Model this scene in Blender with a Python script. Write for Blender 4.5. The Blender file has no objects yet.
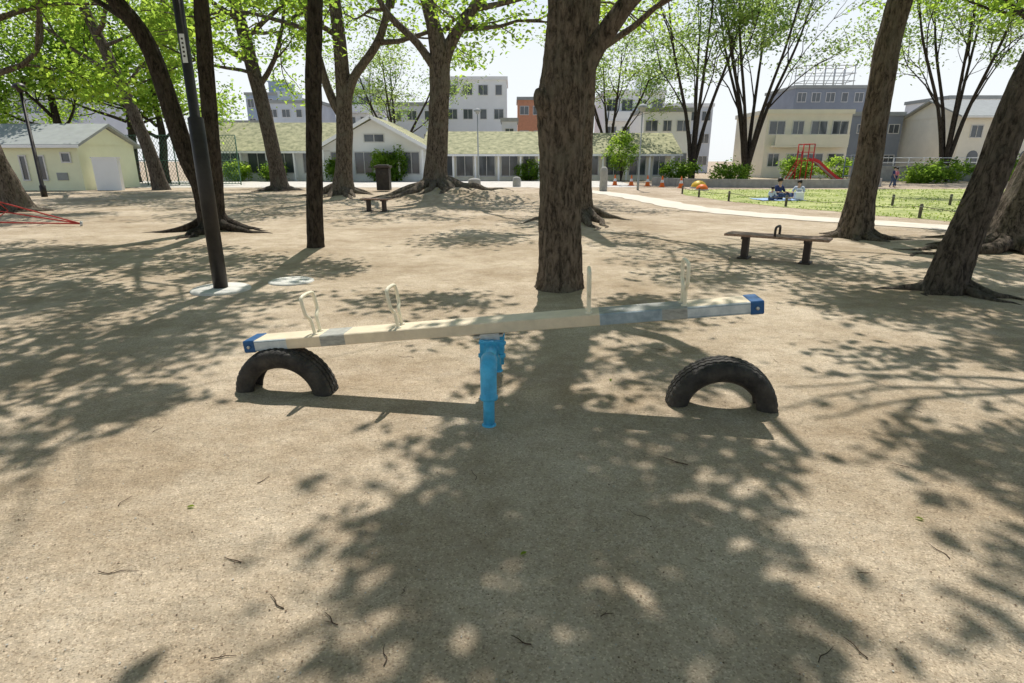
import bpy, math, random
import numpy as np
from mathutils import Vector, Matrix
rnd=random.Random(7); nr=np.random.default_rng(7)
scene=bpy.context.scene
COL=scene.collection
scene.view_settings.view_transform='Standard'
scene.view_settings.look='None'
scene.view_settings.exposure=0

# ---------------------------------------------------------------- materials
def M(name,c,rough=.8,var=.18,scale=6,bump=0.0,bscale=30,stretch=(1,1,1),metal=0.0,spec=.3,c2=None):
    m=bpy.data.materials.new(name); m.use_nodes=True
    nt=m.node_tree; N=nt.nodes; L=nt.links
    p=N["Principled BSDF"]; p.inputs["Roughness"].default_value=rough
    p.inputs["Metallic"].default_value=metal; p.inputs["Specular IOR Level"].default_value=spec
    tc=N.new("ShaderNodeTexCoord"); mp=N.new("ShaderNodeMapping"); mp.inputs["Scale"].default_value=stretch
    L.new(tc.outputs["Object"],mp.inputs["Vector"])
    n=N.new("ShaderNodeTexNoise"); n.inputs["Scale"].default_value=scale; n.inputs["Detail"].default_value=6
    n.inputs["Roughness"].default_value=.65
    L.new(mp.outputs[0],n.inputs["Vector"])
    r=N.new("ShaderNodeValToRGB"); r.color_ramp.elements[0].position=.32; r.color_ramp.elements[1].position=.68
    a=[x*(1-var) for x in c]; b=[min(.95,x*(1+var)) for x in (c2 or c)]
    r.color_ramp.elements[0].color=(*a,1); r.color_ramp.elements[1].color=(*b,1)
    L.new(n.outputs["Fac"],r.inputs[0]); L.new(r.outputs[0],p.inputs["Base Color"])
    if bump>0:
        n2=N.new("ShaderNodeTexNoise"); n2.inputs["Scale"].default_value=bscale; n2.inputs["Detail"].default_value=5
        L.new(mp.outputs[0],n2.inputs["Vector"])
        bp=N.new("ShaderNodeBump"); bp.inputs["Strength"].default_value=bump; bp.inputs["Distance"].default_value=.03
        L.new(n2.outputs["Fac"],bp.inputs["Height"]); L.new(bp.outputs[0],p.inputs["Normal"])
    return m

def barkmat(name,dark,light,lich):
    m=bpy.data.materials.new(name); m.use_nodes=True
    nt=m.node_tree; N=nt.nodes; L=nt.links; p=N["Principled BSDF"]; p.inputs["Roughness"].default_value=.95; p.inputs["Specular IOR Level"].default_value=.15
    tc=N.new("ShaderNodeTexCoord")
    def mp(s):
        x=N.new("ShaderNodeMapping"); x.inputs["Scale"].default_value=s; L.new(tc.outputs["Object"],x.inputs["Vector"]); return x
    def noise(s,st,d=6,r=.65):
        n=N.new("ShaderNodeTexNoise"); n.inputs["Scale"].default_value=s; n.inputs["Detail"].default_value=d; n.inputs["Roughness"].default_value=r
        n.inputs["Distortion"].default_value=.6; L.new(mp(st).outputs[0],n.inputs["Vector"]); return n
    n1=noise(7,(2.6,2.6,.8)); n2=noise(34,(1,1,.6),4,.7); n3=noise(2.2,(1,1,.6),5)
    add=N.new("ShaderNodeMath"); add.operation='MULTIPLY_ADD'; add.inputs[1].default_value=.35; L.new(n2.outputs[0],add.inputs[0]); L.new(n1.outputs[0],add.inputs[2])
    r=N.new("ShaderNodeValToRGB"); r.color_ramp.elements[0].position=.54; r.color_ramp.elements[1].position=.78
    r.color_ramp.elements[0].color=(*dark,1); r.color_ramp.elements[1].color=(*light,1); L.new(add.outputs[0],r.inputs[0])  # darker colour painted into the bump hollows, standing in for furrow shade
    r3=N.new("ShaderNodeValToRGB"); r3.color_ramp.elements[0].position=.5; r3.color_ramp.elements[1].position=.66
    r3.color_ramp.elements[0].color=(0,0,0,1); r3.color_ramp.elements[1].color=(.7,.7,.7,1); L.new(n3.outputs[0],r3.inputs[0])
    mx=N.new("ShaderNodeMixRGB"); L.new(r3.outputs[0],mx.inputs[0]); L.new(r.outputs[0],mx.inputs[1]); mx.inputs[2].default_value=(*lich,1)
    L.new(mx.outputs[0],p.inputs["Base Color"])
    b=N.new("ShaderNodeBump"); b.inputs["Strength"].default_value=1; b.inputs["Distance"].default_value=.09; L.new(add.outputs[0],b.inputs["Height"]); L.new(b.outputs[0],p.inputs["Normal"])
    return m

def leafmat(name,c,t,fac=.5,nscale=.9):
    m=bpy.data.materials.new(name); m.use_nodes=True
    nt=m.node_tree; N=nt.nodes; L=nt.links
    for n in list(N): N.remove(n)
    out=N.new("ShaderNodeOutputMaterial")
    g=N.new("ShaderNodeNewGeometry"); n=N.new("ShaderNodeTexNoise"); n.inputs["Scale"].default_value=nscale; n.inputs["Detail"].default_value=5
    L.new(g.outputs["Position"],n.inputs["Vector"])
    def ramp(col):
        r=N.new("ShaderNodeValToRGB"); r.color_ramp.elements[0].position=.35; r.color_ramp.elements[1].position=.65
        r.color_ramp.elements[0].color=(col[0]*.55,col[1]*.65,col[2]*.6,1); r.color_ramp.elements[1].color=(col[0]*1.35,col[1]*1.25,col[2]*1.2,1)
        L.new(n.outputs["Fac"],r.inputs[0]); return r
    d=N.new("ShaderNodeBsdfDiffuse"); tr=N.new("ShaderNodeBsdfTranslucent"); mx=N.new("ShaderNodeMixShader")
    L.new(ramp(c).outputs[0],d.inputs[0]); L.new(ramp(t).outputs[0],tr.inputs[0])
    mx.inputs[0].default_value=fac; L.new(d.outputs[0],mx.inputs[1]); L.new(tr.outputs[0],mx.inputs[2])
    L.new(mx.outputs[0],out.inputs[0])
    return m

def groundmat():
    m=bpy.data.materials.new("sandy_dirt"); m.use_nodes=True
    nt=m.node_tree; N=nt.nodes; L=nt.links; p=N["Principled BSDF"]
    p.inputs["Roughness"].default_value=.95; p.inputs["Specular IOR Level"].default_value=.15
    tc=N.new("ShaderNodeTexCoord")
    def noise(s,d=6,r=.6):
        n=N.new("ShaderNodeTexNoise"); n.inputs["Scale"].default_value=s; n.inputs["Detail"].default_value=d; n.inputs["Roughness"].default_value=r
        L.new(tc.outputs["Object"],n.inputs["Vector"]); return n
    def ramp(n,p0,p1,c0,c1):
        r=N.new("ShaderNodeValToRGB"); r.color_ramp.elements[0].position=p0; r.color_ramp.elements[1].position=p1
        r.color_ramp.elements[0].color=(*c0,1); r.color_ramp.elements[1].color=(*c1,1); L.new(n.outputs[0],r.inputs[0]); return r
    def mix(kind,f,a,b):
        x=N.new("ShaderNodeMixRGB"); x.blend_type=kind
        if isinstance(f,float): x.inputs[0].default_value=f
        else: L.new(f.outputs[0],x.inputs[0])
        L.new(a.outputs[0],x.inputs[1]); L.new(b.outputs[0],x.inputs[2]); return x
    base=ramp(noise(.5,10,.7),.38,.64,(.50,.40,.285),(.76,.65,.51))
    fine=ramp(noise(45,6,.8),.3,.7,(.58,.56,.54),(1.0,1.0,1.0))
    c=mix('MULTIPLY',.75,base,fine)
    mid=ramp(noise(3.6,9,.75),.38,.62,(.70,.66,.61),(1.0,1.0,1.0))
    c=mix('MULTIPLY',.65,c,mid)
    v=N.new("ShaderNodeTexVoronoi"); v.inputs["Scale"].default_value=150; L.new(tc.outputs["Object"],v.inputs["Vector"])
    sep=N.new("ShaderNodeSeparateColor"); L.new(v.outputs["Color"],sep.inputs[0])
    gr=N.new("ShaderNodeValToRGB"); gr.color_ramp.interpolation='CONSTANT'
    gr.color_ramp.elements[0].position=0; gr.color_ramp.elements[0].color=(.40,.37,.34,1)
    gr.color_ramp.elements[1].position=.12; gr.color_ramp.elements[1].color=(.82,.82,.82,1)
    e=gr.color_ramp.elements.new(.86); e.color=(1.25,1.25,1.25,1)
    L.new(sep.outputs[0],gr.inputs[0])
    c=mix('MULTIPLY',.6,c,gr)
    L.new(c.outputs[0],p.inputs["Base Color"])
    b1=N.new("ShaderNodeBump"); b1.inputs["Strength"].default_value=.6; b1.inputs["Distance"].default_value=.014
    L.new(noise(38,8,.75).outputs[0],b1.inputs["Height"])
    b2=N.new("ShaderNodeBump"); b2.inputs["Strength"].default_value=.6; b2.inputs["Distance"].default_value=.16
    L.new(noise(2.8,7,.62).outputs[0],b2.inputs["Height"]); L.new(b1.outputs[0],b2.inputs["Normal"])
    L.new(b2.outputs[0],p.inputs["Normal"])
    return m

m_ground=groundmat()
m_bark=barkmat("bark",(.045,.036,.028),(.23,.185,.145),(.21,.19,.15))
m_bark_dark=barkmat("bark_dark",(.018,.014,.011),(.085,.068,.054),(.075,.068,.055))
m_bark_grey=barkmat("bark_grey",(.032,.026,.021),(.17,.14,.115),(.16,.15,.125))
m_leaf=leafmat("leaf_fresh",(.11,.19,.03),(.45,.64,.09),.62)
m_leaf2=leafmat("leaf_deep",(.08,.15,.03),(.36,.54,.07),.6)
m_leaf3=leafmat("leaf_airy",(.11,.17,.055),(.42,.57,.15),.6,.5)
m_grass=M("lawn_turf",(.24,.31,.08),.95,.3,1.1,.5,60,c2=(.40,.41,.17))
m_blade=leafmat("grass_blade",(.15,.22,.045),(.34,.46,.07),.5)
m_conc=M("concrete",(.38,.37,.34),.9,.18,3,.3,40)
m_cover=M("pale_concrete",(.60,.59,.55),.85,.12,5,.2,40)
m_path=M("path_paving",(.64,.58,.49),.9,.12,2,.2,40)
m_plaza=M("plaza_paving",(.56,.53,.48),.9,.14,1.2,.2,30)
m_cream=M("cream_paint",(.74,.63,.47),.45,.10,9,.15,60)
m_handle=M("handle_cream_paint",(.84,.77,.60),.4,.06,9)
m_greyw=M("worn_grey_board",(.38,.38,.35),.7,.3,14,.3,60,(1,4,4))
m_pblue=M("pale_blue_paint",(.52,.58,.62),.5,.16,12,.15,60,c2=(.6,.63,.64))
m_mblue=M("faded_blue_paint",(.30,.38,.44),.5,.2,12,.15,60,c2=(.36,.43,.48))
m_capblue=M("dark_blue_cap",(.025,.10,.26),.45,.2,10)
m_blue=M("sky_blue_paint",(.06,.38,.68),.38,.16,12,.12,50,c2=(.08,.46,.76))
m_steel=M("steel",(.55,.55,.53),.4,.2,12,metal=.5)
m_rubber=M("rubber",(.018,.018,.020),.7,.4,7,.4,50,c2=(.055,.05,.044))
m_post=M("dark_post_paint",(.022,.018,.016),.45,.2,4,.1,30,c2=(.035,.03,.026))
m_white=M("white_paint",(.74,.75,.74),.6,.06,2)
m_wood_red=M("reddish_bench_wood",(.26,.155,.105),.65,.4,8,.4,30,(1,6,6),c2=(.38,.26,.20))
m_benchleg=M("bench_leg_metal",(.055,.042,.036),.6,.2,6)
m_red=M("red_paint",(.55,.03,.03),.4,.1,5)
m_rope_red=M("red_rope",(.45,.06,.05),.8,.15,30)
m_orange=M("orange_plastic",(.75,.16,.02),.5,.08,5)
m_yellow=M("yellow_paint",(.72,.48,.04),.5,.08,5)
m_glass=M("window_glass",(.07,.085,.10),.08,.3,.7,spec=.8)
m_frame=M("window_frame",(.66,.66,.65),.5,.08,4)
m_w_white=M("wall_white",(.87,.88,.89),.8,.03,.8)
m_w_cream=M("wall_cream",(.82,.78,.67),.85,.06,.8)
m_w_yel=M("wall_pale_yellow",(.82,.84,.60),.85,.06,.8)
m_w_grey=M("wall_grey",(.62,.66,.71),.85,.08,.6)
m_w_blue=M("wall_bluegrey",(.35,.43,.54),.85,.1,.6)
m_w_slate=M("wall_slate",(.25,.28,.33),.85,.1,.6)
m_w_brick=M("wall_brick",(.60,.29,.18),.85,.12,3)
m_roof_green=M("roof_moss_green",(.24,.26,.13),.85,.28,2.5,c2=(.38,.36,.21))
m_roof_grey=M("roof_grey",(.33,.35,.34),.7,.1,2)
m_fence=M("fence_green",(.10,.20,.14),.6,.1,5)
m_woodpost=M("weathered_post",(.13,.12,.09),.9,.3,8,.3,20)
m_twig=M("twig_bark",(.07,.045,.03),.9,.3,20)
m_litter=M("litter",(.15,.10,.065),.9,.6,15)
m_skin=M("skin",(.56,.36,.26),.6,.05,10)
m_hair=M("black_hair",(.015,.012,.01),.5,.2,30)
m_navy=M("navy_cloth",(.03,.045,.13),.9,.15,15)
m_sky_cloth=M("pale_cloth",(.55,.60,.68),.9,.1,15)
m_pink=M("pink_cloth",(.62,.22,.28),.9,.1,15)
m_denim=M("denim_cloth",(.07,.10,.18),.9,.2,20)
m_blanket=M("picnic_sheet_blue",(.30,.42,.62),.8,.1,3)

# ---------------------------------------------------------------- builder
def cr(pts,rad,sub):
    """catmull-rom resample"""
    P=[Vector(p) for p in pts]; out=[];ro=[]
    n=len(P)
    for i in range(n-1):
        p0=P[max(i-1,0)];p1=P[i];p2=P[i+1];p3=P[min(i+2,n-1)]
        for k in range(sub):
            t=k/sub
            q=.5*((2*p1)+(-p0+p2)*t+(2*p0-5*p1+4*p2-p3)*t*t+(-p0+3*p1-3*p2+p3)*t**3)
            out.append(q); ro.append(rad[i]*(1-t)+rad[i+1]*t)
    out.append(P[-1]); ro.append(rad[-1])
    return out,ro

class B:
    def __init__(s): s.v=[];s.f=[];s.m=[];s.s=[]
    def add(s,vs,fs,mi=0,sm=False):
        o=len(s.v); s.v.extend([tuple(v) for v in vs])
        for f in fs: s.f.append(tuple(i+o for i in f)); s.m.append(mi); s.s.append(sm)
    def box(s,cx,cy,cz,sx,sy,sz,mi=0,R=None,rz=0):
        vs=[]
        if R is None: R=Matrix.Rotation(rz,3,'Z')
        c=Vector((cx,cy,cz))
        for dz in(-1,1):
            for dx,dy in((-1,-1),(1,-1),(1,1),(-1,1)):
                vs.append(c+R@Vector((dx*sx/2,dy*sy/2,dz*sz/2)))
        s.add(vs,[(3,2,1,0),(4,5,6,7),(0,1,5,4),(1,2,6,5),(2,3,7,6),(3,0,4,7)],mi)
    def tube(s,pts,rad,seg=8,mi=0,amp=0,closed=False,cap=True):
        P=[Vector(p) for p in pts]; n=len(P)
        if isinstance(rad,(int,float)): rad=[rad]*n
        T=[]
        for i in range(n):
            a=P[(i-1)%n] if (closed or i>0) else P[i]; b=P[(i+1)%n] if (closed or i<n-1) else P[i]
            d=(b-a); T.append(d.normalized() if d.length>1e-9 else Vector((0,0,1)))
        ref=Vector((1,0,0)) if abs(T[0].x)<.9 else Vector((0,1,0))
        u=(ref-T[0]*ref.dot(T[0])).normalized()
        ph=[rnd.uniform(0,6.28) for _ in range(5)]
        vs=[]; run=0
        for i in range(n):
            if i>0: run+=(P[i]-P[i-1]).length
            u=(u-T[i]*u.dot(T[i])).normalized(); w=T[i].cross(u)
            for k in range(seg):
                a=2*math.pi*k/seg; r=rad[i]
                if amp:
                    r*=1+amp*(math.sin(2*a+ph[3]+run*.5)*.5+math.sin(3*a+ph[0]+run*.7)*.5+math.sin(5*a+ph[1]+run*1.9)*.4)
                    if seg>24: r*=1+amp*(-.9*abs(math.sin(6*a+ph[2]+.8*math.sin(run*2.1+ph[4])+run*.3))+rnd.uniform(-.35,.35)+.3*math.sin(run*5+3*a))
                    else: r*=1+amp*rnd.uniform(-.3,.3)
                vs.append(P[i]+u*(math.cos(a)*r)+w*(math.sin(a)*r))
        fs=[]
        for i in range(n if closed else n-1):
            j=(i+1)%n
            for k in range(seg):
                l=(k+1)%seg; fs.append((i*seg+k,i*seg+l,j*seg+l,j*seg+k))
        if cap and not closed:
            fs.append(tuple(reversed(range(seg)))); fs.append(tuple((n-1)*seg+k for k in range(seg)))
        s.add(vs,fs,mi,True)
    def lathe(s,prof,c=(0,0,0),seg=24,mi=0,R=None,closed=False):
        c=Vector(c); R=R or Matrix.Identity(3); vs=[];n=len(prof)
        for k in range(seg):
            a=2*math.pi*k/seg
            for r,z in prof: vs.append(c+R@Vector((r*math.cos(a),r*math.sin(a),z)))
        fs=[]
        for k in range(seg):
            l=(k+1)%seg
            for i in range(n if closed else n-1):
                j=(i+1)%n; fs.append((k*n+i,l*n+i,l*n+j,k*n+j))
        s.add(vs,fs,mi,True)
    def poly(s,pts,mi=0): s.add(pts,[tuple(range(len(pts)))],mi)
    def obj(s,name,mats,parent=None,loc=None,bevel=0,label=None,cat=None,kind=None,group=None):
        if not isinstance(mats,(list,tuple)): mats=[mats]
        o=Vector(parent.location) if parent is not None else Vector(loc or (0,0,0))
        me=bpy.data.meshes.new(name)
        me.from_pydata([tuple(Vector(v)-o) for v in s.v],[],s.f)
        for m in mats: me.materials.append(m)
        me.polygons.foreach_set("material_index",s.m); me.polygons.foreach_set("use_smooth",s.s)
        me.update()
        ob=bpy.data.objects.new(name,me); COL.objects.link(ob)
        if parent is not None: ob.parent=parent
        else: ob.location=o
        if bevel:
            b=ob.modifiers.new("bevel","BEVEL"); b.width=bevel; b.segments=2; b.limit_method='ANGLE'; b.angle_limit=.7
        if label: ob["label"]=label
        if cat: ob["category"]=cat
        if kind: ob["kind"]=kind
        if group: ob["group"]=group
        return ob

def top(name,label,cat,loc,group=None):
    e=bpy.data.objects.new(name,None); e.empty_display_size=.3; COL.objects.link(e); e.location=loc
    e["label"]=label; e["category"]=cat
    if group: e["group"]=group
    return e
def clone(thing,loc,rz=0,label=None):
    kids=[o for o in bpy.data.objects if o.parent==thing]
    n=thing.copy(); COL.objects.link(n); n.location=loc; n.rotation_euler=(0,0,rz)
    if label: n["label"]=label
    for k in kids:
        c=k.copy(); COL.objects.link(c); c.parent=n
    return n

# ---------------------------------------------------------------- ground
BUMPS=[(-1.6,24.2,3.8,1.6,.5),(-3.2,25.6,1.6,1.3,.25),(2.0,16.4,1.6,.9,.2),(10.1,11.4,1.9,.9,.28),(-7.8,27.8,1.8,1.2,.2),(-7,14.1,1.0,.8,.12),(6.6,8.4,1.0,.5,.07)]
def H(x,y):
    z=0
    for bx,by,sx,sy,h in BUMPS:
        e=math.exp(-((x-bx)/sx)**2-((y-by)/sy)**2)
        z+=max(0,h*e*(1+.22*math.sin(x*3.1+y)*math.sin(y*4.3-x))-.02)
    return z
xs=list(np.arange(-40,-12,.5))+list(np.arange(-12,13,.25))+list(np.arange(13,46,.5)); xs=[-900,-400,-200,-120,-80,-55]+xs+[60,90,150,250,450,900]
ys=[-300,-100,-40,-15]+list(np.arange(-5,7,.5))+list(np.arange(7,30,.25))+list(np.arange(30,45,.5))+[50,60,80,110,160,250,450,1000]
vs=[(x,y,H(x,y)) for y in ys for x in xs]; nx=len(xs)
fs=[(j*nx+i,j*nx+i+1,(j+1)*nx+i+1,(j+1)*nx+i) for j in range(len(ys)-1) for i in range(nx-1)]
g=B(); g.add(vs,fs,0,True); g.obj("ground",m_ground,kind="structure")
lawn=[(9.8,34.6),(9.2,32.4),(8.7,30.5),(8.3,28.8),(8.6,27.3),(8.7,25.2),(9.3,23),(9.7,21.2),(10.6,19.6),(11.0,18.1),(11.8,16.8),(12.2,15.6),(13.0,14.6),(15,13.2),(16.5,12.9),(18,12.2),(24,11.6),(34,11.6),(38,20),(38,35.5),(25,35.2)]
g=B(); g.poly([(x,y,.006) for x,y in lawn]); g.obj("lawn",m_grass,kind="structure")
def inpoly(x,y,P):
    c=False;n=len(P);j=n-1
    for i in range(n):
        if (P[i][1]>y)!=(P[j][1]>y) and x<(P[j][0]-P[i][0])*(y-P[i][1])/(P[j][1]-P[i][1])+P[i][0]: c=not c
        j=i
    return c
g=B(); cnt=0
while cnt<17000:
    y=11.3+23.5*rnd.random()**1.3; x=rnd.uniform(8.0,32)
    if not inpoly(x+rnd.uniform(-.3,.3),y+rnd.uniform(-.3,.3),lawn): continue
    cnt+=1
    if math.sin(x*1.3+y*.7)+math.sin(y*1.9-x*.6)+rnd.uniform(-1.4,1.4)<-.4: continue
    a=rnd.uniform(0,6.28);w=rnd.uniform(.015,.035);h=rnd.uniform(.03,.065);dx,dy=math.cos(a)*w,math.sin(a)*w
    lx,ly=rnd.uniform(-.05,.05),rnd.uniform(-.05,.05)
    g.add([(x-dx,y-dy,.004),(x+dx,y+dy,.004),(x+lx,y+ly,h)],[(0,1,2)])
g.obj("grass",m_blade,kind="stuff",label="short patchy green lawn grass",cat="grass")
pp,_=cr([(1.5,38,0),(3.6,34,0),(5.0,30,0),(5.8,25.4,0),(6.3,21,0),(7.6,18.2,0),(9.8,15.8,0),(12.5,13.2,0),(18,10.2,0),(30,8,0)],[1]*10,6)
g=B(); L_=[];R_=[]
for i,p in enumerate(pp):
    d=(pp[min(i+1,len(pp)-1)]-pp[max(i-1,0)]).normalized(); n=Vector((-d.y,d.x,0))
    w=.7+.09*math.sin(i*2.3)
    for S,q in((L_,p+n*w),(R_,p-n*w)): S.append((q.x,q.y,H(q.x,q.y)+.012))
k=len(L_); g.add(L_+R_,[(i,k+i,k+i+1,i+1) for i in range(k-1)]); g.obj("path",m_path,kind="structure")
g=B(); g.add([(-60,36.5,.005),(8.0,37.6,.005),(8.6,49.4,.005),(-60,49.4,.005)],[(0,1,2,3)]); g.obj("plaza_pavement",m_plaza,kind="structure")

# ---------------------------------------------------------------- seesaw
S=top("seesaw","cream and blue metal seesaw with four loop handles on blue frame","seesaw",(-.15,3.87,0))
C=Vector((-.145,3.87,.52)); dx=Vector((3.54,-.36,.385)).normalized()
dy=Vector((0,0,1)).cross(dx).normalized(); dz=dx.cross(dy)
RB=Matrix((dx,dy,dz)).transposed()
def bl(s,y,z): return C+dx*s+dy*y+dz*z
st=[(-1.71,3),(-1.45,0),(-1.20,1),(-1.02,0),(.74,2),(1.14,1),(1.30,3),(1.71,3)]
prof=[(-.098,-.026),(-.098,-.034),(-.088,-.040),(.088,-.040),(.098,-.034),(.098,.034),(.09,.040),(-.09,.040),(-.098,.034),(-.098,.026)]
def beampart(stations,prof,top0=True):
    b=B(); vs=[];fs=[];ms=[]
    for s_,m_ in stations:
        for y,z in prof: vs.append(bl(s_,y,z))
    b.v=[tuple(v) for v in vs]; n=len(prof)
    for i in range(len(stations)-1):
        for k in range(n):
            l=(k+1)%n; b.f.append((i*n+k,(i+1)*n+k,(i+1)*n+l,i*n+l)); b.s.append(False)
            mm=stations[i][1]
            if top0 and k==6: mm={3:0,2:1,0:0,1:1}[mm]
            if top0 and k in(8,0) and mm==3: mm=2
            b.m.append(mm)
    b.f.append(tuple(range(n)));b.m.append(0);b.s.append(False)
    b.f.append(tuple(reversed([(len(stations)-1)*n+k for k in range(n)])));b.m.append(0);b.s.append(False)
    return b
beampart(st,prof).obj("beam",[m_cream,m_greyw,m_mblue,m_pblue],S)
for sg in(-1,1):
    p2=[(y*1.05,z*1.12) for y,z in prof]
    a,b_=(1.69,1.775) if sg>0 else (-1.775,-1.69)
    c=beampart([(a,0),(a+.012,0),(b_-.012,0),(b_,0)],p2,False)
    c.m=[0]*len(c.m); c.obj("end_cap",m_capblue,S,bevel=.008)
    c=B(); c.tube([bl(sg*1.73,-.118,.0),bl(sg*1.73,-.105,0)],.011,10); c.obj("cap_bolt",m_steel,S)
for s0 in(-1.25,-.64,.67,1.29):
    sg=1 if s0>0 else -1
    yz=[(-.045,.02),(-.045,.10),(-.055,.135),(-.09,.165),(-.10,.20),(-.10,.265),(-.075,.30),(.075,.30),(.10,.265),(.10,.20),(.09,.165),(.055,.135),(.045,.10),(.045,.02)]
    pts=[bl(s0+sg*.025*(z/.3),y,z+.02) for y,z in yz]
    q,r=cr(pts,[.0125]*len(pts),4)
    h=B(); h.tube(q,r,10)
    for y in(-.045,.045): h.lathe([(0,.006),(.024,.006),(.024,-.002)],bl(s0+sg*.002,y,.042),12,0,RB)
    h.obj("handle",m_handle,S)
fr=B()
zt=.398
path=[(-.145,3.37,-.05),(-.145,3.37,.2),(-.145,3.372,.33),(-.144,3.395,.38),(-.142,3.44,zt),(-.13,3.87,zt),(-.12,4.30,zt),(-.118,4.345,.38),(-.117,4.368,.33),(-.117,4.37,.2),(-.117,4.37,-.05)]
fr.tube(path,.036,18)
for yA,xA,sg in((3.37,-.145,1),(4.37,-.117,-1)):
    fr.tube([(xA,yA,.175),(xA,yA,.18),(xA,yA,.20),(xA,yA,.205),(xA,yA,.33),(xA,yA+sg*.008,.365),(xA,yA+sg*.03,.392),(xA,yA+sg*.06,.398),(xA,yA+sg*.12,.398),(xA,yA+sg*.125,.398)],[.044,.057,.057,.051,.051,.053,.054,.052,.052,.044],20)
    fr.tube([(xA,yA,-.02),(xA,yA,.006),(xA,yA,.012)],[.045,.045,.038],18)
fr.obj("support_frame",m_blue,S)
for yy in(3.72,4.0):
    pv=B()
    pv.tube([(-.135,yy-.035,zt),(-.135,yy+.035,zt)],.056,18)
    pv.box(-.135,yy,.443,.17,.06,.014)
    for sx in(-.068,.068):
        pv.tube([(-.135+sx,yy,.285),(-.135+sx,yy,.455)],.014,8)
        pv.tube([(-.135+sx,yy,.335),(-.135+sx,yy,.36)],.024,6)
        pv.box(-.135+sx*.9,yy,.40,.03,.055,.07)
    pv.obj("pivot_clamp",m_blue,S)
pb=B(); pb.box(-.15,3.755,.462,.13,.014,.05,R=RB); pb.box(-.15,3.985,.462,.13,.014,.05,R=RB); pb.box(-.15,3.87,.470,.2,.25,.012,R=RB)
pb.obj("pivot_bracket",m_steel,S)

# ---------------------------------------------------------------- tyres
def tyre(loc,rz,lab,rx=0,R0=.365,W=.20):
    T=top("tyre",lab,"tyre",loc,"half buried rubber tyres")
    b=B(); seg=144; ri=R0-.14
    hw=W/2
    side=[(ri,-hw*.62),(ri+.02,-hw*.85),(ri+.055,-hw*1.0),(R0-.06,-hw*1.03),(R0-.03,-hw*.98),(R0-.012,-hw*.86)]
    tread=[(R0-.004,-hw*.74),(R0,-hw*.46),(R0-.008,-hw*.44),(R0-.008,-hw*.36),(R0+.002,-hw*.34),(R0+.003,-hw*.06),(R0-.007,-hw*.05)]
    half=side+tread
    prof=half+[(r,-z) for r,z in reversed(half)]+[(ri+.01,hw*.55),(ri+.06,hw*.8),(ri+.1,hw*.6),(ri+.115,0),(ri+.1,-hw*.6),(ri+.06,-hw*.8),(ri+.01,-hw*.55)]
    n=len(prof); vs=[]
    RR=Matrix.Rotation(math.pi/2,3,'X'); RT=Matrix.Rotation(rz,3,'Z')@Matrix.Rotation(rx,3,'X')@RR
    for k in range(seg):
        for i,(r,z) in enumerate(prof):
            a=2*math.pi*(k+(abs(z)/hw)*1.3)/seg
            if 5<=i<=20 and k%3==0: r-=.005
            vs.append(Vector(loc)+RT@Vector((r*math.cos(a),r*math.sin(a),z)))
    fs=[]
    for k in range(seg):
        l=(k+1)%seg
        for i in range(n):
            j=(i+1)%n; fs.append((k*n+i,l*n+i,l*n+j,k*n+j))
    b.add(vs,fs,0,False)
    for q in range(len(b.s)):
        if (q%n)<4 or (q%n)>=20: b.s[q]=True
    b.obj("tyre_casing",m_rubber,T)
    return T
tyre((-1.64,3.97,-.03),-.12,"worn black rubber tyre half buried under lowered seesaw end",rx=.06)
tyre((1.43,3.70,-.025),-.16,"worn black rubber tyre half buried under raised seesaw end",rx=.10)

# ---------------------------------------------------------------- park lamp posts
P=top("park_lamp_post","tall dark brown steel park lamp post on round concrete base","lamp post",(-3.76,7.4,0))
b=B(); b.tube([(-3.76,7.4,0),(-3.76,7.4,2.08),(-3.76,7.4,2.10),(-3.76,7.4,5.2)],[.088,.088,.058,.054],24); b.obj("pole",m_post,P)
b=B(); b.lathe([(0,5.75),(.12,5.72),(.2,5.6),(.22,5.42),(.19,5.25),(.08,5.2),(0,5.2)],(-3.76,7.4,0),24); b.obj("lamp_head",m_white,P)
b=B(); b.lathe([(0,.035),(.33,.035),(.36,.02),(.36,-.03)],(-3.76,7.4,0),48); b.obj("base_disc",m_cover,P)
b=B(); b.box(-3.745,7.339,2.82,.055,.006,.30)
for i in range(5): b.box(-3.745,7.3345,2.92-i*.045,.022,.003,.02,1)
b.obj("number_plate",[m_white,m_post],P)
b=B(); b.lathe([(0,.022),(.27,.022),(.30,.01),(.30,-.03)],(-3.05,7.95,0),44)
b.obj("utility_cover",m_cover,loc=(-3.05,7.95,0),label="round pale concrete utility cover set in the dirt",cat="manhole cover")
def lamp2(x,y,h,lab,r=.07,mat=m_post):
    T=top("street_lamp",lab,"street lamp",(x,y,0))
    b=B(); b.tube([(x,y,0),(x,y,.5),(x,y,.52),(x,y,h)],[r*1.5,r*1.5,r,r*.7],12); b.obj("pole",mat,T)
    b=B(); b.lathe([(0,h+.35),(.16,h+.3),(.28,h+.18),(.28,h+.12),(.16,h+.1),(.12,h-.05),(0,h-.08)],(x,y,0),20); b.obj("lamp_shade",mat,T)
lamp2(-21.5,27.6,4.5,"black park lamp standing near the pale yellow building",.085)
lamp2(7.1,34,4.2,"slim grey park lamp beside the path",.045,m_roof_grey)
lamp2(-2.6,47,5.0,"slim grey lamp in front of low building",.06,m_roof_grey)

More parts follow.
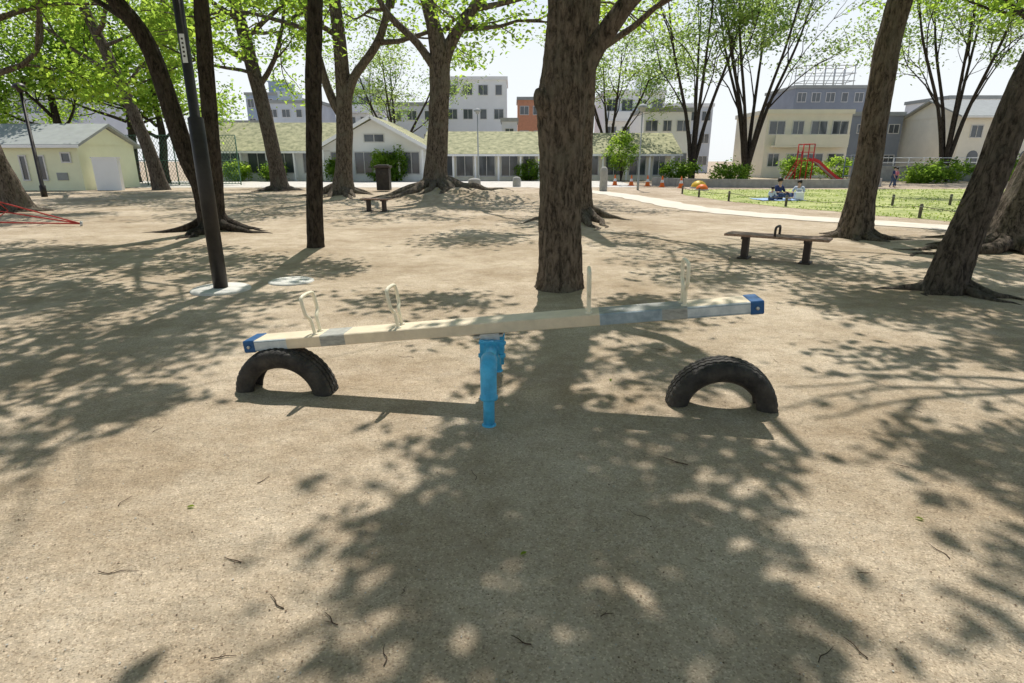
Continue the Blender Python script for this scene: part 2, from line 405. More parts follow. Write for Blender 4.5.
# ---------------------------------------------------------------- benches
def bench(x,y,rz,L,lab,seatmat,arm=True):
    T=top("park_bench",lab,"bench",(x,y,H(x,y)))
    R=Matrix.Rotation(rz,3,'Z'); z0=H(x,y)
    def W(a,b_,c): v=R@Vector((a,b_,0)); return (x+v.x,y+v.y,z0+c)
    b=B()
    for i in range(4):
        c=W(0,-.165+i*.11,.40); b.box(*c,L,.098,.04,rz=rz)
    b.obj("seat",seatmat,T,bevel=.008)
    for sx in(-L*.3,L*.3):
        b=B(); b.box(*W(sx,0,.165),.10,.16,.37,rz=rz); b.box(*W(sx,0,.358),.09,.40,.042,rz=rz); b.box(*W(sx,0,.012),.18,.3,.03,rz=rz)
        b.obj("leg",m_benchleg,T,bevel=.01)
    if arm:
        b=B(); q,r=cr([W(0,-.19,.42),W(0,-.19,.52),W(0,-.13,.56),W(0,.13,.56),W(0,.19,.52),W(0,.19,.42)],[.02]*6,4); b.tube(q,r,10)
        b.obj("armrest",m_benchleg,T)
    return T
bench(4.38,9.72,-.6,1.6,"backless reddish brown slatted park bench with middle armrest",m_wood_red)
bench(-4.45,19.6,-.3,.95,"small weathered brown bench on bare dirt",m_wood_red,False)

# ---------------------------------------------------------------- trees
def leaves_obj(name,cent,spread,per,size,mat,parent,flat=.6):
    cent=np.asarray(cent,dtype=float); n=len(cent)
    if n==0: return
    idx=np.repeat(np.arange(n),per); N=len(idx)
    sp=spread*nr.uniform(.6,1.25,n)[idx][:,None]
    pos=cent[idx]+nr.normal(0,1,(N,3))*sp*np.array([1,1,flat])*.6
    nrm=nr.normal(0,1,(N,3)); nrm[:,2]=np.abs(nrm[:,2])+.7; nrm/=np.linalg.norm(nrm,axis=1)[:,None]
    ax=nr.normal(0,1,(N,3)); ax-=nrm*np.sum(ax*nrm,1)[:,None]; ax/=np.linalg.norm(ax,axis=1)[:,None]
    bx=np.cross(nrm,ax); s=(size*nr.uniform(.6,1.3,N))[:,None]
    o=np.array(parent.location)
    v=np.stack([pos-ax*s*.5,pos+bx*s*.3-ax*s*.05,pos+ax*s*.55-nrm*s*.12,pos-bx*s*.3-ax*s*.05],1).reshape(-1,3)-o
    me=bpy.data.meshes.new(name); me.vertices.add(4*N); me.vertices.foreach_set("co",v.ravel())
    me.loops.add(4*N); me.loops.foreach_set("vertex_index",np.arange(4*N,dtype=np.int32))
    me.polygons.add(N); me.polygons.foreach_set("loop_start",np.arange(0,4*N,4,dtype=np.int32)); me.polygons.foreach_set("loop_total",np.full(N,4,dtype=np.int32))
    me.materials.append(mat); me.update(calc_edges=True); me.validate()
    ob=bpy.data.objects.new(name,me); COL.objects.link(ob); ob.parent=parent
    return ob
def grow(b,tips,p,d,L,r,depth,spread=.55,up=.06,wand=.16):
    pts=[p];rs=[r];q=Vector(p);dd=Vector(d).normalized()
    for i in range(4):
        dd=(dd+Vector((rnd.gauss(0,wand),rnd.gauss(0,wand),rnd.gauss(0,wand*.7)+up))).normalized()
        q=q+dd*(L/4); pts.append(q.copy()); rs.append(r*(1-.11*(i+1)))
    b.tube(pts,rs,8 if r>.08 else 5,amp=.06 if r>.08 else 0,cap=False)
    if depth==0:
        tips.extend([pts[2],pts[3],pts[4]]); return
    if depth==1: tips.append(pts[3])
    def side(base,ang,l,rr):
        perp=Vector((rnd.gauss(0,1),rnd.gauss(0,1),rnd.gauss(0,.6))); perp=(perp-dd*perp.dot(dd)).normalized()
        grow(b,tips,base,(dd*math.cos(ang)+perp*math.sin(ang)),l,rr,depth-1,spread,up,wand)
    for _ in range(rnd.choice((2,2,3))): side(pts[4],spread*rnd.uniform(.5,1.3),L*rnd.uniform(.65,.85),r*.56*rnd.uniform(.8,1.05))
    for _ in range(rnd.choice((1,1,2))): side(pts[rnd.choice((2,3))],spread*rnd.uniform(1.1,1.8),L*rnd.uniform(.45,.65),r*.36)
def roots(b,x,y,n,L,r):
    for k in range(n):
        a=6.28*k/n+rnd.uniform(-.3,.3); l=L*rnd.uniform(.6,1.3); pts=[];rs=[]; sw=rnd.uniform(-.5,.5)
        for i in range(7):
            t=i/6; aa=a+rnd.uniform(-.12,.12)+t*sw; px=x+math.cos(aa)*(.12+l*t); py=y+math.sin(aa)*(.12+l*t)
            pts.append((px,py,H(px,py)+r*(1.8*(1-t)**3)+r*.1*(1-t)-r*.3*t)); rs.append(r*(1.15-.8*t))
        q,rr=cr(pts,rs,3); b.tube(q,rr,8,amp=.14)
def tree(x,y,stems,limbs,lab,bark,leaf,leafsize=.2,per=55,spread=.7,depth=2,root=None,flat=.6,crown=True,skip=0,up=.06):
    z0=H(x,y)-.06
    T=top("park_tree",lab,"tree",(x,y,z0),"trees of the park")
    b=B(); tips=[]
    for path in stems:
        big=path[0][3]>.2
        q,r=cr([(p[0],p[1],p[2]+z0) for p in path],[p[3] for p in path],10 if big and y<20 else 5)
        b.tube(q,r,(48 if y<20 else 28) if big else 14,amp=.065,cap=False)
    for (p,d,L,r) in limbs: grow(b,tips,Vector(p)+Vector((0,0,z0)),d,L,r,depth,up=up)
    if root: roots(b,x,y,*root)
    b.obj("trunk",bark,T)
    if crown:
        tips=[t for t in tips if rnd.random()>=skip]
        leaves_obj("crown",tips,spread,per,leafsize,leaf,T,flat)
    return T,tips

T1,_=tree(.62,7.55,[
  [(.62,7.55,-.05,.40),(.62,7.55,.10,.325),(.62,7.55,.45,.285),(.61,7.55,1.2,.265),(.60,7.55,1.8,.268),(.60,7.55,2.2,.30),(.61,7.54,2.5,.295),(.62,7.53,2.9,.255),(.63,7.5,3.5,.225),(.55,7.4,5,.20),(.2,7.2,7,.15),(.1,7,9,.06)],
  [(.66,7.55,2.15,.15),(.80,7.52,2.55,.14),(.96,7.48,2.9,.12),(1.25,7.4,3.3,.105),(1.6,7.3,3.8,.09),(1.8,7.1,5.0,.07),(1.9,7,7,.04)],
  [(.55,7.5,2.1,.18),(.36,7.40,2.34,.12),(.30,7.36,2.46,.03)]],
  [((.5,7.3,5.2),(.5,-.9,.9),2.0,.08),((.1,7,8),(.3,.8,.6),2,.06),((.2,7.1,7),(.2,-1,.6),2,.07)],
  "thick brown barked tree trunk standing directly behind the seesaw",m_bark,m_leaf,crown=False)
T2,_=tree(-3.8,11.3,[[(-3.8,11.3,-.05,.21),(-3.79,11.3,.15,.165),(-3.68,11.3,1.5,.15),(-3.52,11.25,3,.145),(-3.3,11.2,4.8,.13),(-3.1,11,8,.06)]],
  [((-3.3,11.2,5),(-1,-.6,.8),2.2,.06),((-3.1,11,7.4),(0,-1,.8),2,.05)],
  "slender dark trunked tree standing upright on dirt",m_bark_dark,m_leaf,crown=False)
T3,_=tree(-7.0,13.9,[[(-7,13.9,-.05,.42),(-7.02,13.85,.35,.30),(-7.1,13.8,1.0,.23),(-7.32,13.7,1.85,.20),(-7.6,13.5,3.8,.175),(-8.2,13.3,4.9,.16),(-9.8,12.8,7.5,.08)],
  [(-6.98,13.92,.2,.26),(-6.86,13.88,.9,.20),(-6.74,13.8,1.9,.175),(-6.45,13.6,4.4,.155),(-5.9,13,8,.06)]],
  [((-8.2,13.3,5),(-.8,-.8,.6),2.5,.08),((-6.3,13.5,5.5),(.6,-.8,.6),2.4,.08),((-7.9,13.4,4.3),(-1,.3,.5),2.5,.07)],
  "double stemmed leaning tree with spreading surface roots",m_bark_dark,m_leaf,root=(9,1.2,.11),crown=False)
T9,_=tree(7.5,12.8,[[(7.45,12.8,-.05,.50),(7.45,12.8,.2,.38),(7.46,12.8,.8,.30),(7.48,12.8,1.6,.26),(7.42,12.75,3.1,.235),(7.5,12.7,4.7,.22),(8.0,12.4,8,.1)]],
  [((7.5,12.7,4.9),(-.9,-.6,.6),2.5,.09),((7.6,12.6,5.6),(1,-.4,.6),2.5,.09),((7.8,12.5,6.6),(.1,-1,.6),2.3,.07),((7.5,12.7,4.6),(-.5,.8,.5),2.3,.06)],
  "stout leaning brown tree beside the curved path",m_bark,m_leaf,root=(8,.9,.11),crown=False)
T10,_=tree(5.6,7.3,[[(5.5,7.3,-.05,.32),(5.52,7.3,.15,.24),(5.6,7.3,.7,.20),(5.76,7.3,1.4,.18),(5.98,7.3,2.7,.17),(6.6,7.1,5,.15),(7.2,6.9,8,.06)]],
  [((6.5,7.2,4.4),(-.9,-.4,.8),2.3,.08),((6.8,7.1,5.4),(.8,-.6,.7),2.2,.08),((7,7,6.6),(0,-1,.5),2,.06)],
  "leaning tree with rough furrowed bark and exposed roots",m_bark_grey,m_leaf,root=(8,.65,.065),crown=False)
T11,_=tree(9.35,10.9,[[(9.15,10.9,-.05,.58),(9.2,10.9,.2,.44),(9.36,10.9,.9,.36),(9.66,10.9,2.1,.32),(10.5,10.8,4.2,.26),(11.2,10.5,8,.1)]],
  [((10.6,10.8,4.5),(-.9,-.8,.7),2.5,.1),((10.8,10.7,5.6),(.6,-.8,.6),2.4,.1)],
  "heavy leaning tree with thick roots spreading over a dirt mound",m_bark,m_leaf,root=(12,1.9,.14),crown=False)

EL=60; kx=1/math.tan(math.radians(EL)); AZ=math.radians(3)
SHADE_ELL=[(-4.7,3.9,1.9,2.3,1),(-3.5,3.3,.95,1.1,1),(-3.5,4.7,.85,1.0,1),(-3.9,5.9,1.1,1.2,.95),(-6.8,6.2,2.6,2.6,1),(-10,8.8,4,2.6,.95),(-5.4,9.2,2.3,1.2,.85),(-3.4,8.9,1.2,.7,.7),(-3.0,6.9,.9,.7,.6),(-8,11.2,4,.8,.5),(-2.2,9.8,.9,.4,.4),
     (.42,2.3,1.05,1.05,1),(.35,1.2,.9,.75,1),(.50,3.3,.8,.85,1),(.75,4.4,.8,.8,.9),(1.3,2.9,.6,.45,.8),(.9,5.7,1.0,.45,.65),
     (5.4,6.4,1.9,1.7,1),(6.8,4.6,2.6,1.3,1),(8.5,7.6,2.8,2.2,.95),(3.2,2.9,1.1,.5,.85),(1.9,1.8,.65,.5,.8),(3.9,4.7,.9,.6,.8),(4.0,8.2,1.0,.5,.6),(2.9,1.9,.8,.5,.7),
     (-.6,7.0,1.2,.4,.7),(2.3,6.6,1.1,.35,.5),(1.8,13.2,1.8,.5,.5),(10.5,12,3,2,.5),(-1.2,5.6,.7,.22,.35),(.3,.2,2.5,.7,.8)]
shade_clusters=[]  # unseen leaf clumps, placed so their shade falls inside the ellipses
NC=14000
for _ in range(NC):
    gx=rnd.uniform(-14,13); gy=rnd.uniform(-.4,14)
    D=0
    nz=.5*math.sin(gx*2.3+gy*1.1)+.5*math.sin(gy*2.9-gx*1.7+1)+.4*math.sin(gx*5.1+3)*math.sin(gy*4.7)
    for ex,ey,rx,ry,w in SHADE_ELL:
        e=math.hypot((gx-ex)/rx,(gy-ey)/ry)+nz*.13
        D=max(D,w*min(1,max(0,(1.06-e)/.22)))
    if rnd.random()<D*4.9*(27*14.4)/NC:
        z=rnd.uniform(5.2,8.8); shade_clusters.append((gx+math.sin(AZ)*kx*z,gy+math.cos(AZ)*kx*z,z))
TN=[(T1,(.5,7.0)),(T2,(-3.2,10.5)),(T3,(-8,12.5)),(T9,(7.7,12)),(T10,(6.6,7)),(T11,(10.7,10.2))]
asg={i:[] for i in range(6)}
for c in shade_clusters:
    i=min(range(6),key=lambda k:math.hypot(c[0]-TN[k][1][0],c[1]-TN[k][1][1])); asg[i].append(c)
for i,cs in asg.items():
    T,(hx,hy)=TN[i]
    leaves_obj("crown",cs,.42,90,.16,m_leaf,T,.7)  # out-of-frame foliage shaped by the ground shade it has to cast
    b=B(); hub=Vector((hx,hy,6.0)); V=sorted([Vector(c) for c in cs],key=lambda v:(v-hub).length)
    for k,v in enumerate(V):
        dh=(v-hub).length
        e=hub if k==0 else min(V[:k],key=lambda u:(u-v).length)
        r0=max(.008,.03-.006*dh)
        if (e-v).length>1.2: r0=.006
        m1=(v+e)/2+Vector((rnd.uniform(-.1,.1),rnd.uniform(-.1,.1),rnd.uniform(-.05,.15)))
        b.tube([e,m1,v],[r0,r0*.8,r0*.55],4,cap=False)
    b.obj("boughs",m_bark_dark,T)

# farther trees
tree(1.85,16.2,[[(1.85,16.2,-.05,.5),(1.85,16.2,.25,.36),(1.87,16.2,1,.28),(1.9,16.2,3,.25),(1.95,16.1,5,.22),(2.2,16,8,.1)]],
  [((1.95,16.2,4.0),(.9,0,.5),2.6,.1),((1.95,16.1,4.8),(-.8,.2,.4),2.6,.09),((2.2,16,7),(.3,.4,.9),2.4,.08)],
  "brown tree growing from a root covered mound",m_bark,m_leaf,.17,30,.6,root=(11,1.6,.12),up=.02,skip=.2)
tree(-12.9,33.5,[[(-12.9,33.5,-.05,.75),(-12.9,33.5,.4,.5),(-13,33.5,1.5,.42),(-13.4,33.5,5,.38),(-14.1,33.4,9.5,.28),(-14.5,33,13,.1)]],
  [((-13.4,33.5,5.4),(.9,0,.5),3.4,.15),((-13.7,33.4,6.6),(-1,-.3,.4),3.6,.16),((-14,33.4,7.6),(.9,-.5,.15),3.8,.15),((-14.0,33.4,8.6),(-.4,-.8,.1),3.6,.13),((-13.5,33.4,6),(-.3,-1,.3),3,.1),((-14,33.4,8),(.6,.6,.1),3.4,.12)],
  "tall grey brown tree leaning slightly in front of low building",m_bark_grey,m_leaf,.24,34,.95,root=(8,1.4,.16),skip=.15,up=.02)
tree(-7.8,27.7,[[(-7.8,27.7,-.05,.8),(-7.75,27.7,.3,.55),(-7.65,27.7,1.2,.40),(-7.4,27.7,4,.34),(-7.45,27.6,8,.24),(-7.7,27,11.5,.1)],
  [(-7.4,27.7,3.6,.26),(-6.9,27.6,4.9,.20),(-5.6,27.5,6.5,.17),(-4.8,27.3,9,.1)],[(-7.45,27.7,3.2,.22),(-8.1,27.7,4.6,.18),(-8.7,27.6,7.6,.14),(-9,27.5,10,.08)]],
  [((-5.6,27.5,6.3),(1,-.2,.15),3,.12),((-7.5,27.6,6.6),(-.6,-.7,.3),3,.12),((-8.7,27.6,6.8),(-.9,.1,.2),3,.1),((-5,27.3,7.6),(.3,-.6,.2),2.8,.1),((-7.6,27.3,8.3),(.4,.5,.2),3,.1)],
  "multi stemmed tree with flared base and spreading limbs",m_bark,m_leaf,.21,32,.85,root=(10,1.7,.17),skip=.2,up=.0)
tree(-3.2,25.4,[[(-3.2,25.4,-.05,.95),(-3.2,25.4,.3,.64),(-3.18,25.4,.9,.50),(-3.0,25.4,2.8,.42),(-2.85,25.4,5.0,.42),(-3.1,25.3,6.4,.28),(-3.7,25.2,9,.2),(-4,25,12,.08)],
  [(-2.85,25.4,4.7,.3),(-2.3,25.3,5.8,.24),(-1.3,25.1,7.1,.18),(-.4,25,9.5,.1)],[(-2.9,25.4,4.5,.2),(-3.7,25.2,5.6,.15),(-4.9,25,6.8,.11),(-5.6,24.8,8.6,.06)]],
  [((-1.3,25.1,6.8),(1,0,.05),3,.12),((-3.5,25.2,7.2),(-.9,-.3,.1),3,.12),((-.8,25,7.6),(.2,-.8,.1),2.8,.1),((-1.9,25.2,6.1),(1,.2,.05),3.2,.09),((-3.8,25.1,8.4),(.4,.3,.3),2.8,.1),((-4.9,25,6.8),(-.8,.5,.0),2.4,.08)],
  "broad forked tree with gnarled roots on an eroded mound",m_bark,m_leaf,.19,32,.75,root=(17,2.8,.20),skip=.2,up=.0)
tree(-19.9,34.2,[[(-19.9,34.2,-.05,.6),(-19.95,34.2,.4,.42),(-20.3,34.2,2.5,.33),(-21.4,34.1,6.7,.29),(-22.3,34,9.6,.24),(-23,33.8,13,.1)]],
  [((-21.2,34.1,6),(-1,-.2,.5),3.4,.13),((-21.8,34,8),(.9,-.3,.4),3.6,.14),((-22.4,34,9.4),(-.8,-.6,.4),3.6,.13),((-21,34.1,5.4),(.7,.2,.8),3,.1),((-21.6,34,7.4),(1,.4,.2),3.6,.1)],
  "leaning tree with long bare trunk near the fence",m_bark_grey,m_leaf,.25,44,1.0)
tree(-16.4,19.6,[[(-16.2,19.6,-.05,.6),(-16.25,19.6,.3,.42),(-16.5,19.5,1.5,.34),(-16.9,19.4,3.5,.30),(-17.6,19.2,6,.26),(-18,19,9,.1)]],
  [((-16.9,19.4,3.6),(.9,-.2,.6),2.6,.12),((-17.2,19.3,5),(.5,-.6,.6),3,.13),((-17.4,19.2,5.4),(1,.5,.3),3.2,.12),((-17.8,19.1,6.6),(.8,-.2,.5),3,.1)],
  "stout tree beside red climbing ropes",m_bark,m_leaf,.18,48,.75,root=(8,1.2,.13))
for (x,y,h,s) in((-31,42,9,1.2),(-25.2,44,8,1.1),(-38,40,9,1.2),(-28.5,46,11,1.1)):
    tree(x,y,[[(x,y,-.05,.4),(x,y,1,.3),(x+.3,y,h*.45,.24),(x,y,h,.1)]],
     [((x,y,h*.35),(1,-.2,.5),h*.33,.12),((x,y,h*.4),(-1,-.2,.5),h*.33,.12),((x,y,h*.5),(.1,-1,.5),h*.33,.12),((x,y,h*.65),(.5,.3,.8),h*.3,.1),((x,y,h*.75),(-.6,-.3,.7),h*.3,.1)],
     "leafy green tree rising behind the small yellow building",m_bark_dark,m_leaf2 if s>1.15 else m_leaf,.26,44,s*1.1)
def zelkova(x,y,h,n,w,lab,per=34,bark=m_bark_dark,lm=None,skip=.38):
    stems=[];limbs=[]
    for k in range(n):
        a=6.28*k/n+rnd.uniform(-.3,.3); sx=math.cos(a)*w*rnd.uniform(.6,1.2); sy=math.sin(a)*w*.6
        stems.append([(x,y,-.05,.30),(x+sx*.06,y+sy*.06,1.6,.19),(x+sx*.3,y+sy*.3,h*.35,.13),(x+sx*.75,y+sy*.75,h*.65,.09),(x+sx,y+sy,h*.9,.04)])
        limbs.append(((x+sx*.3,y+sy*.3,h*.35),(sx,sy,h*.35),h*.26,.07)); limbs.append(((x+sx*.62,y+sy*.62,h*.56),(-sy*.6+sx*.4,sx*.6,h*.2),h*.22,.06))
        limbs.append(((x+sx*.85,y+sy*.85,h*.74),(sx,sy,h*.3),h*.2,.05))
    tree(x,y,stems,limbs,lab,bark,lm or m_leaf3,.25,per,1.25,flat=.35,skip=skip)
zelkova(14.8,50,15,4,3.8,"airy fan shaped tree with dark stems behind the playground",30)
zelkova(19.6,51,16,6,4.6,"airy fan shaped tree with many upright dark stems",26)
zelkova(35.5,50,16,6,4.6,"wide fan shaped tree with dark stems near beige house",32)
zelkova(9.5,60,12,4,3.6,"distant light green tree behind the low building",26)
zelkova(-12,64,12,4,4,"distant light green tree rising behind low roofs",22)
tree(22.5,26.5,[[(22.5,26.5,-.05,.34),(22.5,26.5,1.5,.25),(22.7,26.5,5,.2),(22.5,26.5,9,.1)]],[((22.5,26.5,6.2),(-1,-.4,.2),3.6,.12),((22.5,26.5,6.8),(-.6,.5,.4),3.4,.12),((22.5,26.5,6.4),(.8,-.5,.3),3.6,.12),((22.5,26.5,7.5),(-.3,-.8,.5),3.2,.1),((22.5,26.5,7),(1,.3,.2),3.6,.1)],
  "leafy tree standing on the far lawn",m_bark_dark,m_leaf,.22,42,.95)
# unseen trees added beside and behind the camera to block sky light
for x,y,h in((-4.5,-4.5,8),(4.5,-4.0,8.5),(-10.5,1.0,8.5),(10.5,1.0,8.5)):
    tree(x,y,[[(x,y,-.05,.42),(x,y,.4,.28),(x+.1,y,2.5,.24),(x-.1,y,5,.2),(x,y,h,.08)]],
     [((x,y,4.2),(1,.3,.35),2.6,.1),((x,y,4.6),(-1,.2,.35),2.6,.1),((x,y,5),(.2,-1,.4),2.6,.1),((x,y,5.4),(-.2,1,.5),2.2,.09),((x,y,6.4),(.7,-.5,.6),2.2,.08),((x,y,6.8),(-.7,-.4,.6),2.2,.08)],
     "unseen leafy tree added to block sky light",m_bark,m_leaf2,.42,20,1.1)
def shrub(x,y,z,rx,rz_,n,lab,mat,name="clipped_shrub",size=.14):
    T=top(name,lab,"shrub",(x,y,0),"garden shrubs")
    b=B()
    for k in range(5): b.tube([(x,y,0),(x+rnd.uniform(-.2,.2)*rx,y,z*.5),(x+rnd.uniform(-.5,.5)*rx,y+rnd.uniform(-.3,.3),z)],[.05,.035,.01],6)
    b.obj("stem",m_bark_dark,T)
    cs=[]
    for _ in range(n):
        v=Vector((rnd.gauss(0,1),rnd.gauss(0,1),rnd.gauss(0,1))).normalized()*rnd.uniform(.6,1.0)
        cs.append((x+v.x*rx,y+v.y*rx*.8,max(.1,z+v.z*rz_)))
    leaves_obj("foliage",cs,.3,36,size,mat,T,1)
shrub(8.9,49.5,2.3,1.35,1.5,80,"round clipped yellow green shrub by the building",m_leaf,size=.18)
for x,y,z,r,h in((24.5,52.5,.9,1.6,.9),(28.5,53,.9,1.8,.9),(33,46,.8,1.7,.8),(37,46,.9,1.9,.9),(41,46,.8,1.9,.8),(45,46,1,2,.9),(30,44.5,.6,1.5,.6),(-27.5,40,1,1.3,.9),(-19,48.6,.7,1,.7),(-10.5,48.2,1.0,.9,1.2),(-9.2,48.4,1.2,.8,1.4),(1.5,50,.8,1.2,.8),(13,47,.8,1.5,.7),(16.5,46,.7,1.6,.7),(-22,48.5,.8,1.1,.8),(-13.9,48.2,.8,.8,1)):
    shrub(x,y,z,r,h,60,"dense dark green garden shrub at the park edge",m_leaf2 if rnd.random()<.6 else m_leaf,"garden_shrub",.2)

# ---------------------------------------------------------------- buildings
def window(T,cx,y,cz,w,h,fm=m_frame,name="window"):
    b=B(); t=.07
    b.box(cx,y-.035,cz+h/2,w+t,.07,t,0); b.box(cx,y-.035,cz-h/2,w+t,.07,t,0)
    b.box(cx-w/2,y-.033,cz,t,.066,h-t-.004,0); b.box(cx+w/2,y-.033,cz,t,.066,h-t-.004,0)
    if w>.9: b.box(cx,y-.03,cz,.05,.055,h-t-.004,0)
    b.box(cx,y-.008,cz,w-.04,.03,h-.04,1)
    b.obj(name,[fm,m_glass],T)
def block(name,lab,x0,x1,y0,dep,h,wm,rows,cols,ww=1.2,wh=1.1,rm=None,balcony=False,par=.4,cat="building",door=None,roofbox=None):
    cx=(x0+x1)/2; T=top(name,lab,cat,(cx,y0,0))
    b=B(); b.box(cx,y0+dep/2,h/2,x1-x0,dep,h); b.obj("wall",wm,T)
    b=B(); b.box(cx,y0+dep/2,h+par/2-.1,x1-x0+.3,dep+.3,par); b.obj("roof",rm or m_roof_grey,T)
    if roofbox:
        b=B(); rx,rw,rh=roofbox; b.box(x0+rx,y0+dep/2,h+par-.1+rh/2,rw,dep*.5,rh); b.box(x0+rx,y0+dep/2,h+par-.1+rh+.08,rw+.3,dep*.5+.3,.16); b.obj("stair_tower",wm,T)
    sh=h/rows
    for r in range(rows):
        for c in range(cols):
            x=x0+(x1-x0)*(c+.5)/cols
            w_=ww*(1 if (r*3+c*5)%4 else .7)
            window(T,x,y0,sh*(r+.55),w_,wh)
        if balcony and r>0:
            b=B(); b.box(cx,y0-.55,sh*r-.08,(x1-x0)*.86,1.1,.16); b.box(cx,y0-1.08,sh*r+.5,(x1-x0)*.86,.06,.95,0)
            b.obj("balcony",wm,T)
    if door is not None:
        b=B(); b.box(door,y0-.03,1.05,.95,.08,2.1); b.obj("door",m_w_slate,T)
    return T
def gable(name,lab,x0,x1,y0,dep,eave,ridge,wm,rm,axis='x',over=.5,wins=(),doors=(),cat="building"):
    cx=(x0+x1)/2; T=top(name,lab,cat,(cx,y0,0)); y1=y0+dep; b=B()
    if axis=='x':
        b.box(cx,y0+dep/2,eave/2,x1-x0,dep,eave)
        for x in(x0,x1):
            b.add([(x-.05,y0+.01,eave),(x-.05,y1-.01,eave),(x-.05,(y0+y1)/2,ridge-.08),(x+.05,y0+.01,eave),(x+.05,y1-.01,eave),(x+.05,(y0+y1)/2,ridge-.08)],[(0,1,2),(5,4,3),(0,2,5,3),(1,4,5,2)])
        b.obj("wall",wm,T)
        r=B(); ym=(y0+y1)/2; sl=(ridge-eave)/(dep/2); a=x0-over; c=x1+over; t=.14
        pts=[(y0-over,eave-sl*over),(ym,ridge),(y1+over,eave-sl*over)]
        vs=[(x,y,z+k*t) for x in(a,c) for k in(0,1) for y,z in pts]
        r.add(vs,[(3,4,10,9),(4,5,11,10),(0,6,7,1),(1,7,8,2),(0,3,9,6),(2,8,11,5),(0,1,4,3),(1,2,5,4),(6,9,10,7),(7,10,11,8)])
        r.box(cx,y0-over-.03,eave-sl*over+.03,x1-x0+2*over,.06,.16,1)
    else:
        b.box(cx,y0+dep/2,eave/2,x1-x0,dep,eave)
        for y in(y0+.05,y1-.05):
            b.add([(x0+.01,y-.05,eave),(x1-.01,y-.05,eave),(cx,y-.05,ridge-.08),(x0+.01,y+.05,eave),(x1-.01,y+.05,eave),(cx,y+.05,ridge-.08)],[(0,1,2),(5,4,3),(0,2,5,3),(1,4,5,2)])
        b.obj("wall",wm,T)
        r=B(); sl=(ridge-eave)/((x1-x0)/2); a=y0-over; c=y1+over; t=.14
        pts=[(x0-over,eave-sl*over),(cx,ridge),(x1+over,eave-sl*over)]
        vs=[(x,y,z+k*t) for y in(a,c) for k in(0,1) for x,z in pts]
        r.add(vs,[(3,9,10,4),(4,10,11,5),(0,1,7,6),(1,2,8,7),(0,6,9,3),(2,5,11,8),(0,3,4,1),(1,4,5,2),(6,7,10,9),(7,8,11,10)])
        for k in(0,1):
            x_a,z_a=pts[k];x_b,z_b=pts[k+1]; mx_,mz=(x_a+x_b)/2,(z_a+z_b)/2; ln=math.hypot(x_b-x_a,z_b-z_a); an=math.atan2(z_b-z_a,x_b-x_a)
            r.box(mx_,a-.04,mz+.06,ln,.06,.26,1,R=Matrix.Rotation(-an,3,'Y'))
    r.obj("roof",[rm,m_w_white],T)
    for (x,z,w,h) in wins: window(T,x,y0,z,w,h)
    for x in doors:
        d=B(); d.box(x,y0-.03,1.03,.9,.08,2.06); d.obj("door",m_roof_grey,T)
    return T
def posts(T,xs_,y,h):
    for x in xs_:
        b=B(); b.box(x,y,h/2,.14,.14,h); b.obj("porch_post",m_w_white,T)
T=gable("storage_building","small pale yellow single storey block with grey gable roof",-30.5,-23.8,33.6,5,2.45,3.5,m_w_yel,m_roof_grey,'x',.35,
  wins=[(-28.6,1.75,.5,.5),(-26.9,1.2,.35,1.3),(-25.9,1.2,.35,1.3),(-24.5,1.75,.5,.5)])
for vx in(-28.6,-24.9):
    b=B(); b.box(vx,33.58,.75,.6,.05,.4); b.box(vx,33.55,.75,.5,.03,.05); b.box(vx,33.55,.87,.5,.03,.05); b.box(vx,33.55,.63,.5,.03,.05); b.obj("vent",m_roof_grey,T)
T=top("garden_wall","white rendered wall beside the yellow block","wall",(-22.4,33.8,0)); b=B(); b.box(-22.5,33.8,.85,1.4,.25,1.7); b.box(-22.5,33.8,1.74,1.5,.33,.08); b.obj("wall",m_w_white,T)
W1=[(-23,1.4,1.6,1.6),(-20.8,1.4,1.6,1.6),(-18.6,1.4,1.6,1.6),(-16.4,1.4,1.4,1.6)]
T=gable("community_building","low white community building with mossy green sloping roof",-24.4,-15.4,50,8,2.6,4.6,m_w_white,m_roof_green,'x',.8,wins=W1,doors=(-19.7,))
posts(T,(-24,-21.9,-19.8,-17.6,-15.9),49.35,2.3)
T=gable("community_building","low gable fronted building with mossy green roof and white trim",-15.2,-6.9,49.2,9,2.6,4.8,m_w_white,m_roof_green,'y',.8,wins=[(-13.8,1.4,1.5,1.7),(-11.9,1.4,1.5,1.7),(-9.9,1.4,1.5,1.7),(-8.1,1.4,1.3,1.7),(-11,3.3,1.6,.6)])
posts(T,(-15,-13,-11,-9,-7.1),48.6,2.4)
T=gable("community_building","low building with green roof, dark glass doors and white posts",-6.7,2.4,50.4,8,2.3,3.9,m_w_cream,m_roof_green,'x',.8,wins=[(-5.6,1.2,1.4,1.7),(-3.9,1.2,1.4,1.7),(-2.1,1.2,1.4,1.7),(-.2,1.2,1.4,1.7),(1.4,1.2,1.0,1.7)])
posts(T,(-4.8,-3,-1.1,.7,2.2),49.8,2.1)
T=gable("community_building","low pavilion with yellow green roof beside round shrub",5.6,13.5,51.5,7,2.3,3.8,m_w_cream,m_roof_green,'x',.7,wins=[(6.6,1.2,1.4,1.6),(8.6,1.2,1.4,1.6),(10.6,1.2,1.4,1.6),(12.4,1.2,1,1.6)])
posts(T,(5.8,7.6,9.6,11.5,13.3),51,2.1)
block("apartment_building","white four storey apartment building with square windows",-8.6,-.7,80,9,11.4,m_w_white,4,4,1.2,1.2,rm=m_w_white)
block("apartment_building","white stepped apartment building behind trees",-24.8,-18.6,92,9,11.2,m_w_white,4,3,1.3,1.2,balcony=True,roofbox=(2,3,1.6))
